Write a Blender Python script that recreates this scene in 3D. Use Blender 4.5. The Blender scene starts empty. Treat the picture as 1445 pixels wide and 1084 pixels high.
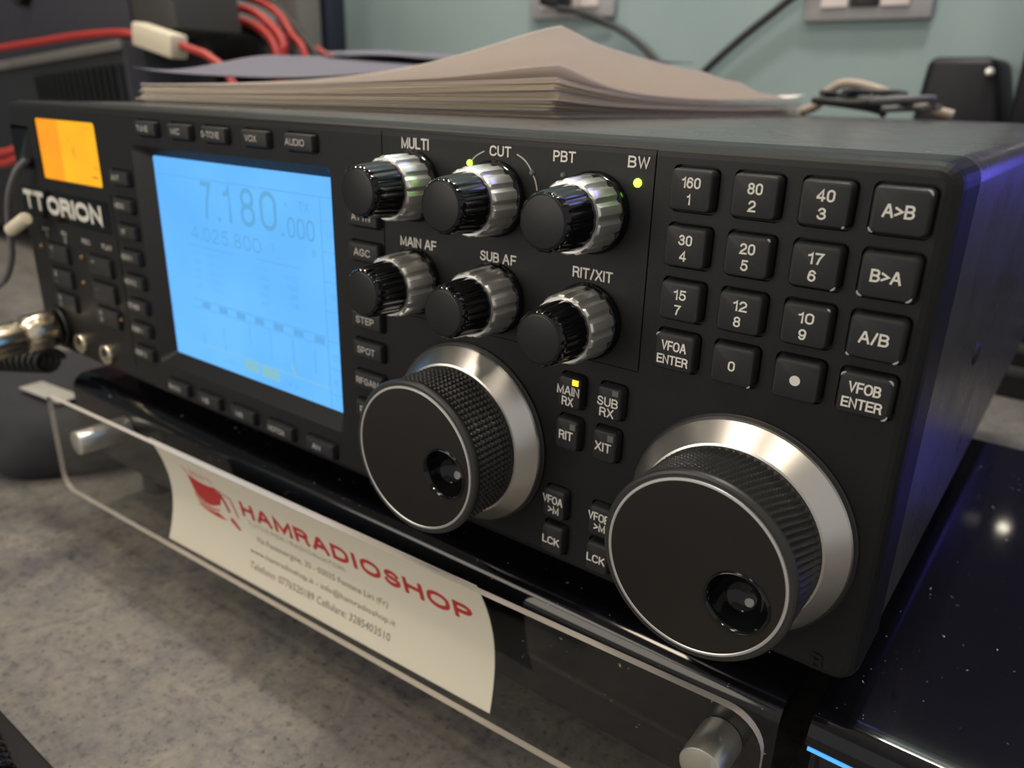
import bpy, bmesh, math, random
from mathutils import Vector, Matrix
random.seed(7)
PI = math.pi
S = 0.001
ZOFF = 840.0                      # the desk top (z = -90 mm below the radio's underside) is 0.75 m up
C = bpy.context.scene.collection

def W(p):
    return Vector((p[0]*S, p[1]*S, (p[2]+ZOFF)*S))

# ------------------------------------------------------------------ camera, world, lights
cd = bpy.data.cameras.new('camera')
cam = bpy.data.objects.new('camera', cd); C.objects.link(cam)
R = Matrix(((0.79630691, 0.6043631, 0.0253091), (0.23088477, -0.26500768, -0.93619611), (-0.55909528, 0.75134292, -0.35056568)))
m3 = Matrix((R[0], -R[1], -R[2])).transposed()
cam.matrix_world = Matrix.Translation(W((457.365, -181.419, 141.067))) @ m3.to_4x4()
cd.sensor_width = 36; cd.lens = 1104.49*36/1445
cd.clip_start = 0.005; cd.clip_end = 50
cd.dof.use_dof = True; cd.dof.focus_distance = 0.198; cd.dof.aperture_fstop = 13.5; cd.dof.aperture_blades = 0
sc = bpy.context.scene
sc.camera = cam
sc.view_settings.view_transform = 'Standard'; sc.view_settings.look = 'None'
sc.view_settings.gamma = 1; sc.view_settings.exposure = 0.08
sc.view_settings.use_curve_mapping = False
w = bpy.data.worlds.new('world'); sc.world = w; w.use_nodes = True
w.node_tree.nodes['Background'].inputs[0].default_value = (1.0, 0.96, 0.92, 1)
w.node_tree.nodes['Background'].inputs[1].default_value = 0.45

def area(name, p, target, size, power, col, sy=None):
    l = bpy.data.lights.new(name, 'AREA'); l.energy = power; l.color = col
    l.shape = 'DISK'; l.size = size
    if sy: l.shape = 'RECTANGLE'; l.size_y = sy
    o = bpy.data.objects.new(name, l); C.objects.link(o)
    o.location = W(p)
    o.rotation_euler = (W(target)-W(p)).to_track_quat('-Z', 'Y').to_euler()
    return o
WARM = (1.0, 0.86, 0.68)
area('ceiling_spot', (-150, -700, 1750), (100, -100, -60), 0.4, 7, WARM)
area('ceiling_spot', (900, -600, 1750), (400, 0, 0), 0.16, 6, WARM)
area('ceiling_spot', (-900, 250, 1750), (0, 250, 0), 0.2, 10, WARM)
area('ceiling_spot', (350, 250, 1750), (300, 1250, 1240), 0.3, 40, (1.0, 0.95, 0.88))  # extra unseen spot, added to brighten the back wall
area('ceiling_tube', (-300, -250, 1760), (0, 100, 0), 1.2, 3.5, (1.0, 0.92, 0.82), 0.2)
area('violet_led_light', (640, 690, 770), (350, 0, 100), 0.34, 1.1, (0.30, 0.22, 1.0), 0.16)
area('front_fill', (-500, -1500, 500), (200, 0, -20), 1.2, 12.5, (1.0, 0.91, 0.80))  # unseen fill added in front, mainly to brighten the card

# ------------------------------------------------------------------ materials
def mat(name, col, rough=0.5, metal=0.0, spec=0.5, emit=None, es=0.0, bump=None, coat=0.0, rvar=None):
    m = bpy.data.materials.new(name); m.use_nodes = True
    nt = m.node_tree; b = nt.nodes['Principled BSDF']
    b.inputs['Base Color'].default_value = (*col, 1)
    b.inputs['Roughness'].default_value = rough
    b.inputs['Metallic'].default_value = metal
    b.inputs['Specular IOR Level'].default_value = spec
    b.inputs['Coat Weight'].default_value = coat
    if emit: b.inputs['Emission Color'].default_value = (*emit, 1); b.inputs['Emission Strength'].default_value = es
    tc = nt.nodes.new('ShaderNodeTexCoord')
    if bump:                                     # (scale per metre, strength, distance in mm)
        n = nt.nodes.new('ShaderNodeTexNoise'); n.inputs['Scale'].default_value = bump[0]; n.inputs['Detail'].default_value = 4
        bp = nt.nodes.new('ShaderNodeBump'); bp.inputs['Strength'].default_value = bump[1]; bp.inputs['Distance'].default_value = bump[2]*S
        nt.links.new(tc.outputs['Object'], n.inputs['Vector']); nt.links.new(n.outputs[0], bp.inputs['Height'])
        nt.links.new(bp.outputs[0], b.inputs['Normal'])
    if rvar:                                     # (scale, low, high)
        n = nt.nodes.new('ShaderNodeTexNoise'); n.inputs['Scale'].default_value = rvar[0]; n.inputs['Detail'].default_value = 6
        r = nt.nodes.new('ShaderNodeMapRange'); r.inputs['From Min'].default_value = 0.35; r.inputs['From Max'].default_value = 0.65
        r.inputs['To Min'].default_value = rvar[1]; r.inputs['To Max'].default_value = rvar[2]
        nt.links.new(tc.outputs['Object'], n.inputs['Vector']); nt.links.new(n.outputs[0], r.inputs['Value']); nt.links.new(r.outputs[0], b.inputs['Roughness'])
    return m

def ramp(nt, stops):
    r = nt.nodes.new('ShaderNodeValToRGB'); e = r.color_ramp.elements
    while len(e) < len(stops): e.new(0.5)
    for i, (p, c) in enumerate(stops): e[i].position = p; e[i].color = (*c, 1)
    return r

def speck(m, scale, thr, col, base, rough=None):
    """dust specks lying on the surface"""
    nt = m.node_tree; b = nt.nodes['Principled BSDF']; tc = nt.nodes.new('ShaderNodeTexCoord')
    v = nt.nodes.new('ShaderNodeTexVoronoi'); v.inputs['Scale'].default_value = scale; v.inputs['Randomness'].default_value = 1
    n = nt.nodes.new('ShaderNodeTexNoise'); n.inputs['Scale'].default_value = scale*0.9
    wn = nt.nodes.new('ShaderNodeMixRGB'); wn.blend_type = 'LINEAR_LIGHT'; wn.inputs[0].default_value = 0.004
    nt.links.new(tc.outputs['Object'], n.inputs['Vector']); nt.links.new(tc.outputs['Object'], wn.inputs[1]); nt.links.new(n.outputs['Color'], wn.inputs[2])
    nt.links.new(wn.outputs[0], v.inputs['Vector'])
    sep = nt.nodes.new('ShaderNodeSeparateColor'); nt.links.new(v.outputs['Color'], sep.inputs[0])
    mul = nt.nodes.new('ShaderNodeMath'); mul.operation = 'MULTIPLY'; mul.inputs[1].default_value = thr
    nt.links.new(sep.outputs[0], mul.inputs[0])
    p = nt.nodes.new('ShaderNodeMath'); p.operation = 'POWER'; p.inputs[1].default_value = 6; nt.links.new(mul.outputs[0], p.inputs[0])
    lt = nt.nodes.new('ShaderNodeMath'); lt.operation = 'LESS_THAN'; nt.links.new(v.outputs['Distance'], lt.inputs[0]); nt.links.new(p.outputs[0], lt.inputs[1])
    mx = nt.nodes.new('ShaderNodeMixRGB'); nt.links.new(lt.outputs[0], mx.inputs[0]); mx.inputs[1].default_value = (*base, 1); mx.inputs[2].default_value = (*col, 1)
    nt.links.new(mx.outputs[0], b.inputs['Base Color'])

M = {}
M['panel'] = mat('panel_black', (0.0095, 0.0094, 0.0098), 0.42, spec=0.22, bump=(2600, 0.25, 0.12))
M['case'] = mat('case_black', (0.052, 0.052, 0.053), 0.30, spec=0.8, bump=(1500, 0.25, 0.12), rvar=(40, 0.26, 0.36))
M['key'] = mat('key_rubber', (0.0165, 0.0165, 0.0175), 0.5, spec=0.3, bump=(1200, 0.2, 0.1))
M['print'] = mat('print_white', (0.62, 0.60, 0.55), 0.6)
M['printdim'] = mat('print_grey', (0.42, 0.40, 0.37), 0.6)
M['gloss'] = mat('knob_gloss_black', (0.004, 0.004, 0.005), 0.09, spec=0.42)
M['capface'] = mat('knob_face', (0.010, 0.010, 0.010), 0.34, spec=0.26)
M['alu'] = mat('satin_aluminium', (0.62, 0.60, 0.57), 0.33, metal=1.0)
M['alu2'] = mat('turned_aluminium', (0.80, 0.79, 0.76), 0.30, metal=0.85)
M['grip'] = mat('grip_rubber', (0.020, 0.0195, 0.019), 0.42, spec=0.45)
M['face'] = mat('tuning_face', (0.0125, 0.0105, 0.009), 0.30, spec=0.34)
M['ring'] = mat('silver_line', (0.55, 0.55, 0.54), 0.35, metal=0.7)
M['dark'] = mat('dark_plastic', (0.008, 0.008, 0.009), 0.4)
M['chip'] = mat('bare_chip', (0.32, 0.31, 0.29), 0.5)
M['nickel'] = mat('nickel', (0.78, 0.70, 0.56), 0.2, metal=1.0)
M['gled'] = mat('green_led', (0.2, 0.9, 0.1), 0.4, emit=(0.28, 1.0, 0.02), es=7.0)
M['oled'] = mat('unlit_led', (0.10, 0.115, 0.10), 0.3)
M['aled'] = mat('dull_amber_led', (0.30, 0.17, 0.05), 0.4)
M['yled'] = mat('yellow_led', (1, 0.7, 0.05), 0.4, emit=(1.0, 0.60, 0.02), es=1.3)
M['rubber'] = mat('black_rubber', (0.010, 0.010, 0.010), 0.6)
M['blk'] = mat('equipment_black', (0.012, 0.012, 0.015), 0.45, bump=(300, 0.2, 0.2))
M['navy'] = mat('equipment_navy_grey', (0.030, 0.028, 0.040), 0.55)
M['grey'] = mat('equipment_grey', (0.13, 0.125, 0.115), 0.5)
M['dgrey'] = mat('equipment_dark_grey', (0.05, 0.048, 0.045), 0.5)
M['red'] = mat('red_cable', (0.34, 0.022, 0.018), 0.45)
M['blkcable'] = mat('black_cable', (0.012, 0.012, 0.012), 0.5)
M['gcable'] = mat('grey_cable', (0.09, 0.09, 0.10), 0.5)
M['tancable'] = mat('tan_cable', (0.30, 0.25, 0.20), 0.5)
M['cream'] = mat('cream_plastic', (0.62, 0.56, 0.43), 0.5)
M['socket'] = mat('socket_white', (0.75, 0.68, 0.66), 0.4)
M['sockgrey'] = mat('socket_frame_grey', (0.32, 0.32, 0.33), 0.4)
M['red_ink'] = mat('red_ink', (0.62, 0.022, 0.03), 0.5)
M['lred_ink'] = mat('pale_red_ink', (0.72, 0.28, 0.24), 0.5)
M['ink'] = mat('grey_ink', (0.16, 0.145, 0.13), 0.6)
M['linkk'] = mat('pale_grey_ink', (0.40, 0.36, 0.31), 0.6)
M['leaf'] = mat('page_paper', (0.88, 0.82, 0.76), 0.75, bump=(60, 0.3, 0.4))
M['leaf2'] = mat('page_paper_yellowed', (0.92, 0.80, 0.55), 0.75, bump=(60, 0.3, 0.4))
M['lav'] = mat('grey_lavender_paper', (0.125, 0.118, 0.155), 0.7, bump=(50, 0.5, 0.6))
M['torn'] = mat('torn_cover', (0.05, 0.045, 0.05), 0.9)
M['card'] = mat('card_stock', (0.90, 0.85, 0.76), 0.5)
M['blue'] = mat('blue_light_strip', (0.05, 0.2, 0.6), 0.3, emit=(0.06, 0.30, 0.95), es=1.4)
M['tag'] = mat('silver_tag', (0.35, 0.34, 0.31), 0.4)
M['spk2'] = mat('black_plastic', (0.008, 0.007, 0.008), 0.45, spec=0.35)
M['fabric'] = mat('black_fabric', (0.014, 0.014, 0.019), 0.8, bump=(900, 0.5, 0.4))

for k_ in ('leaf', 'leaf2'):
    nt = M[k_].node_tree; b = nt.nodes['Principled BSDF']; t_ = nt.nodes.new('ShaderNodeBsdfTranslucent'); t_.inputs[0].default_value = (0.95, 0.90, 0.87, 1)
    x_ = nt.nodes.new('ShaderNodeMixShader'); x_.inputs[0].default_value = 0.35; o_ = nt.nodes['Material Output']
    nt.links.new(b.outputs[0], x_.inputs[1]); nt.links.new(t_.outputs[0], x_.inputs[2]); nt.links.new(x_.outputs[0], o_.inputs[0])
# glossy black deck with dust
g = mat('piano_black', (0.004, 0.004, 0.006), 0.07, spec=0.55); speck(g, 400, 0.73, (0.5, 0.48, 0.47), (0.004, 0.004, 0.006)); M['piano'] = g
M['pianoside'] = mat('piano_black_front', (0.005, 0.005, 0.006), 0.10, spec=0.55, rvar=(90, 0.06, 0.16))

# screens: they give off light
def screen_mat(name, stops, nscale, strength, vec=(1, 1, 1)):
    m = bpy.data.materials.new(name); m.use_nodes = True; nt = m.node_tree; b = nt.nodes['Principled BSDF']
    b.inputs['Base Color'].default_value = (0.02, 0.02, 0.02, 1); b.inputs['Roughness'].default_value = 0.35; b.inputs['Specular IOR Level'].default_value = 0.3
    tc = nt.nodes.new('ShaderNodeTexCoord'); mp = nt.nodes.new('ShaderNodeMapping'); mp.inputs['Scale'].default_value = vec
    n = nt.nodes.new('ShaderNodeTexNoise'); n.inputs['Scale'].default_value = nscale; n.inputs['Detail'].default_value = 2
    r = ramp(nt, stops)
    nt.links.new(tc.outputs['Object'], mp.inputs[0]); nt.links.new(mp.outputs[0], n.inputs['Vector']); nt.links.new(n.outputs[0], r.inputs[0])
    nt.links.new(r.outputs[0], b.inputs['Emission Color']); b.inputs['Emission Strength'].default_value = strength
    return m
M['lcd'] = screen_mat('lcd_backlight', [(0.35, (0.10, 0.43, 1.0)), (0.65, (0.13, 0.49, 1.0))], 18, 1.0)
M['lcdink'] = mat('lcd_segments', (0.02, 0.02, 0.02), 0.4, emit=(0.08, 0.35, 0.63), es=1.0)
M['lcdink2'] = mat('lcd_faint_segments', (0.02, 0.02, 0.02), 0.4, emit=(0.085, 0.36, 0.72), es=1.0)
M['lcdgreen'] = mat('lcd_green_band', (0.02, 0.02, 0.02), 0.4, emit=(0.19, 0.48, 0.58), es=1.0)
M['orange'] = screen_mat('meter_backlight_right', [(0.3, (1.0, 0.40, 0.0)), (0.7, (1.0, 0.50, 0.002))], 40, 1.0)
M['orange_reflection'] = screen_mat('meter_reflection_left', [(0.3, (1.0, 0.30, 0.0)), (0.7, (1.0, 0.36, 0.0))], 40, 1.0)  # deeper orange paints a reflection over the left part of the meter
M['meterink'] = mat('meter_marks', (0.05, 0.02, 0.01), 0.4, emit=(0.55, 0.15, 0.004), es=1.0)
M['monitor'] = mat('monitor_screen', (0.01, 0.01, 0.02), 0.25, emit=(0.010, 0.010, 0.035), es=1.0)
M['monwin'] = mat('monitor_bright_window', (0.01, 0.01, 0.02), 0.25, emit=(0.14, 0.12, 1.0), es=3.4)

# stone-look laminate
def stone():
    m = bpy.data.materials.new('stone_laminate'); m.use_nodes = True; nt = m.node_tree; b = nt.nodes['Principled BSDF']
    tc = nt.nodes.new('ShaderNodeTexCoord')
    def noise(s, d, rough=0.5, dist=0.0):
        n = nt.nodes.new('ShaderNodeTexNoise'); n.inputs['Scale'].default_value = s; n.inputs['Detail'].default_value = d
        n.inputs['Roughness'].default_value = rough; n.inputs['Distortion'].default_value = dist
        nt.links.new(tc.outputs['Object'], n.inputs['Vector']); return n
    a = noise(38, 8, 0.72, 1.2); r = ramp(nt, [(0.30, (0.105, 0.099, 0.108)), (0.44, (0.140, 0.130, 0.126)), (0.54, (0.172, 0.159, 0.142)), (0.70, (0.225, 0.205, 0.165))])
    nt.links.new(a.outputs[0], r.inputs[0])
    c = noise(260, 3, 0.6); r2 = ramp(nt, [(0.30, (0.42, 0.42, 0.44)), (0.44, (0.86, 0.86, 0.88)), (0.62, (1.02, 1.02, 1.0)), (0.74, (1.14, 1.12, 1.08))])
    nt.links.new(c.outputs[0], r2.inputs[0])
    mx = nt.nodes.new('ShaderNodeMixRGB'); mx.blend_type = 'MULTIPLY'; mx.inputs[0].default_value = 0.85
    nt.links.new(r.outputs[0], mx.inputs[1]); nt.links.new(r2.outputs[0], mx.inputs[2])
    e = noise(420, 2, 0.5); r3 = ramp(nt, [(0.0, (0.25, 0.25, 0.27)), (0.29, (0.35, 0.35, 0.37)), (0.35, (1, 1, 1))])
    nt.links.new(e.outputs[0], r3.inputs[0])
    mx2 = nt.nodes.new('ShaderNodeMixRGB'); mx2.blend_type = 'MULTIPLY'; mx2.inputs[0].default_value = 0.9
    nt.links.new(mx.outputs[0], mx2.inputs[1]); nt.links.new(r3.outputs[0], mx2.inputs[2])
    nt.links.new(mx2.outputs[0], b.inputs['Base Color'])
    b.inputs['Roughness'].default_value = 0.55
    bp = nt.nodes.new('ShaderNodeBump'); bp.inputs['Strength'].default_value = 0.3; bp.inputs['Distance'].default_value = 0.0004
    nt.links.new(c.outputs[0], bp.inputs['Height']); nt.links.new(bp.outputs[0], b.inputs['Normal'])
    return m
M['stone'] = stone()
def wallm():
    m = bpy.data.materials.new('teal_wall_paint'); m.use_nodes = True; nt = m.node_tree; b = nt.nodes['Principled BSDF']
    tc = nt.nodes.new('ShaderNodeTexCoord'); n = nt.nodes.new('ShaderNodeTexNoise'); n.inputs['Scale'].default_value = 6; n.inputs['Detail'].default_value = 4
    r = ramp(nt, [(0.3, (0.225, 0.305, 0.315)), (0.7, (0.255, 0.335, 0.34))]); nt.links.new(tc.outputs['Object'], n.inputs['Vector']); nt.links.new(n.outputs[0], r.inputs[0])
    nt.links.new(r.outputs[0], b.inputs['Base Color']); b.inputs['Roughness'].default_value = 0.7
    return m
M['wall'] = wallm()
M['ceil'] = mat('ceiling_paint', (0.6, 0.57, 0.52), 0.8, bump=(30, 0.1, 1))
M['floor'] = mat('floor_wood', (0.10, 0.07, 0.05), 0.5, bump=(30, 0.1, 1))

# clear acrylic: thin-sheet shader (Fresnel reflection over clear transmission), edges cut and frosted
def acrylic():
    m = bpy.data.materials.new('clear_acrylic'); m.use_nodes = True; nt = m.node_tree
    for n in list(nt.nodes): nt.nodes.remove(n)
    out = nt.nodes.new('ShaderNodeOutputMaterial'); t = nt.nodes.new('ShaderNodeBsdfTransparent'); t.inputs[0].default_value = (0.93, 0.93, 0.91, 1)
    gl = nt.nodes.new('ShaderNodeBsdfGlossy'); gl.inputs['Roughness'].default_value = 0.03
    f = nt.nodes.new('ShaderNodeFresnel'); f.inputs[0].default_value = 1.45
    ge = nt.nodes.new('ShaderNodeNewGeometry'); iv = nt.nodes.new('ShaderNodeMath'); iv.operation = 'SUBTRACT'; iv.inputs[0].default_value = 1; nt.links.new(ge.outputs['Backfacing'], iv.inputs[1])
    mu = nt.nodes.new('ShaderNodeMath'); mu.operation = 'MULTIPLY'; nt.links.new(f.outputs[0], mu.inputs[0]); nt.links.new(iv.outputs[0], mu.inputs[1])
    mx = nt.nodes.new('ShaderNodeMixShader'); nt.links.new(mu.outputs[0], mx.inputs[0]); nt.links.new(t.outputs[0], mx.inputs[1]); nt.links.new(gl.outputs[0], mx.inputs[2])
    nt.links.new(mx.outputs[0], out.inputs[0]); return m
M['acrylic'] = acrylic()
M['acredge'] = mat('acrylic_cut_edge', (0.50, 0.46, 0.42), 0.35, spec=0.6)

# ------------------------------------------------------------------ mesh helpers (all in mm)
ORG = {}
def finish(bm, angle=30, mats=None):
    me = bpy.data.meshes.new('mesh')
    bmesh.ops.recalc_face_normals(bm, faces=bm.faces)
    bm.to_mesh(me); bm.free()
    me.transform(Matrix.Scale(S, 4))
    if angle:
        me.polygons.foreach_set('use_smooth', [True]*len(me.polygons)); me.set_sharp_from_angle(angle=math.radians(angle))
    return me

def link(name, me, m, parent=None, o=(0, 0, 0)):
    """one mesh object whose origin stands at o (mm); the mesh is given relative to o"""
    ob = bpy.data.objects.new(name, me); C.objects.link(ob)
    if m is not None and len(me.materials) == 0: me.materials.append(M[m])
    o = Vector(o); ORG[ob.name] = o
    if parent: ob.parent = parent; ob.location = (o-ORG[parent.name])*S
    else: ob.location = W(o)
    return ob
def mk(name, bm, m, parent=None, o=(0, 0, 0), angle=30):
    """bm in world mm; re-based on o"""
    bmesh.ops.translate(bm, verts=bm.verts, vec=-Vector(o))
    return link(name, finish(bm, angle), m, parent, o)
def tag(o, label, cat, group=None):
    o['label'] = label; o['category'] = cat
    if group: o['group'] = group
    return o
def thing(name, label, cat, o, group=None):
    e = bpy.data.objects.new(name, None); C.objects.link(e); e.empty_display_size = 0.02
    e.location = W(o); ORG[e.name] = Vector(o); return tag(e, label, cat, group)
def struct(o): o['kind'] = 'structure'; return o

def box(bm, x0, x1, y0, y1, z0, z1, bev=0, seg=2):
    r = bmesh.ops.create_cube(bm, size=1)
    for v in r['verts']:
        v.co = Vector(((x0+x1)/2+v.co.x*(x1-x0), (y0+y1)/2+v.co.y*(y1-y0), (z0+z1)/2+v.co.z*(z1-z0)))
    if bev:
        es = list({e for v in r['verts'] for e in v.link_edges})
        bmesh.ops.bevel(bm, geom=es, offset=bev, segments=seg, affect='EDGES', profile=0.5)
    return bm
def bx(*a, **k): return box(bmesh.new(), *a, **k)

def rrect(x0, x1, z0, z1, r, n=4):
    pts = []
    if not isinstance(r, (tuple, list)): r = (r,)*4          # bl, br, tr, tl
    for (cx, cz, rr, a0) in ((x0+r[0], z0+r[0], r[0], PI), (x1-r[1], z0+r[1], r[1], 1.5*PI), (x1-r[2], z1-r[2], r[2], 0), (x0+r[3], z1-r[3], r[3], .5*PI)):
        for i in range(n+1):
            a = a0+i/n*PI/2; pts.append((cx+rr*math.cos(a), cz+rr*math.sin(a)))
    return pts
def rings(bm, loops, cap0=True, cap1=True):
    vs = [[bm.verts.new(p) for p in l] for l in loops]
    n = len(vs[0])
    for a, b in zip(vs, vs[1:]):
        for i in range(n): bm.faces.new((a[i], a[(i+1) % n], b[(i+1) % n], b[i]))
    if cap0: bm.faces.new(vs[0][::-1])
    if cap1: bm.faces.new(vs[-1])
    return bm
def rprism(bm, x0, x1, z0, z1, r, prof, n=4):
    """rounded rectangle swept along y; prof = [(y, inset)] """
    L = []
    for y, ins in prof:
        rr = max(r-ins, 0.15) if not isinstance(r, (tuple, list)) else [max(q-ins, 0.15) for q in r]
        L.append([(x, y, z) for x, z in rrect(x0+ins, x1-ins, z0+ins, z1-ins, rr, n)])
    return rings(bm, L)
def rev(prof, n=64, mod=None, bm=None, c=(0, 0, 0), cap0=True, cap1=True):
    """profile [(y, r)] turned about the y axis"""
    bm = bm or bmesh.new(); L = []
    for y, r in prof:
        L.append([(c[0]+(r+(mod(y, 2*PI*i/n, r) if mod else 0))*math.cos(2*PI*i/n), c[1]+y, c[2]+(r+(mod(y, 2*PI*i/n, r) if mod else 0))*math.sin(2*PI*i/n)) for i in range(n)])
    return rings(bm, L, cap0, cap1)
def smooth(pts, n=8):
    P = [Vector(p) for p in pts]; P = [2*P[0]-P[1]]+P+[2*P[-1]-P[-2]]; out = []
    for i in range(1, len(P)-2):
        for k in range(n):
            t = k/n; a, b, c, d = P[i-1:i+3]
            out.append(0.5*((2*b)+(c-a)*t+(2*a-5*b+4*c-d)*t*t+(3*b-a-3*c+d)*t**3))
    out.append(P[-2]); return out
def tube(pts, r, n=10, bm=None, sm=8):
    bm = bm or bmesh.new(); P = smooth(pts, sm) if sm else [Vector(p) for p in pts]; L = []
    up = Vector((0, 0, 1)); prev = None
    for i, p in enumerate(P):
        t = (P[min(i+1, len(P)-1)]-P[max(i-1, 0)]).normalized()
        if prev is None:
            a = t.cross(up) if abs(t.dot(up)) < 0.95 else t.cross(Vector((1, 0, 0)))
        else: a = prev-t*prev.dot(t)
        a.normalize(); prev = a; b = t.cross(a)
        rr = r(i/(len(P)-1)) if callable(r) else r
        L.append([p+a*rr*math.cos(2*PI*k/n)+b*rr*math.sin(2*PI*k/n) for k in range(n)])
    return rings(bm, L)
def cyl(p0, p1, r, n=32, bev=0.0, bm=None):
    p0 = Vector(p0); p1 = Vector(p1); d = (p1-p0); l = d.length; q = d.to_track_quat('Y', 'Z'); bm = bm or bmesh.new()
    prof = [(0, r-bev), (bev*0.3, r-bev*0.3), (bev, r), (l-bev, r), (l-bev*0.3, r-bev*0.3), (l, r-bev)] if bev else [(0, r), (l, r)]
    L = [[p0+q @ Vector((rr*math.cos(2*PI*i/n), y, rr*math.sin(2*PI*i/n))) for i in range(n)] for y, rr in prof]
    return rings(bm, L)
def cut(me, cutter):
    """boolean difference, applied"""
    a = bpy.data.objects.new('a', me); b = bpy.data.objects.new('b', cutter)
    C.objects.link(a); C.objects.link(b)
    md = a.modifiers.new('b', 'BOOLEAN'); md.operation = 'DIFFERENCE'; md.object = b; md.solver = 'EXACT'; md.use_self = True
    dg = bpy.context.evaluated_depsgraph_get(); dg.update()
    r = bpy.data.meshes.new_from_object(a.evaluated_get(dg))
    bpy.data.objects.remove(a); bpy.data.objects.remove(b)
    return r

_fc = {}
def glyphs(s, bold):
    k = (s, bold)
    if k in _fc: return _fc[k]
    cu = bpy.data.curves.new('t', 'FONT'); cu.body = s; cu.size = 1; cu.offset = bold; cu.resolution_u = 3; cu.space_character = 1.02
    o = bpy.data.objects.new('t', cu); C.objects.link(o)
    dg = bpy.context.evaluated_depsgraph_get(); dg.update()
    me = bpy.data.meshes.new_from_object(o.evaluated_get(dg)); bpy.data.objects.remove(o)
    vs = [(v.co.x, v.co.y) for v in me.vertices]; fs = [tuple(p.vertices) for p in me.polygons]
    x0 = min(v[0] for v in vs); x1 = max(v[0] for v in vs); y0 = min(v[1] for v in vs); y1 = max(v[1] for v in vs)
    r = ([((x-x0)/(x1-x0), (y-y0)/(y1-y0)) for x, y in vs], fs); _fc[k] = r; return r
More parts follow.
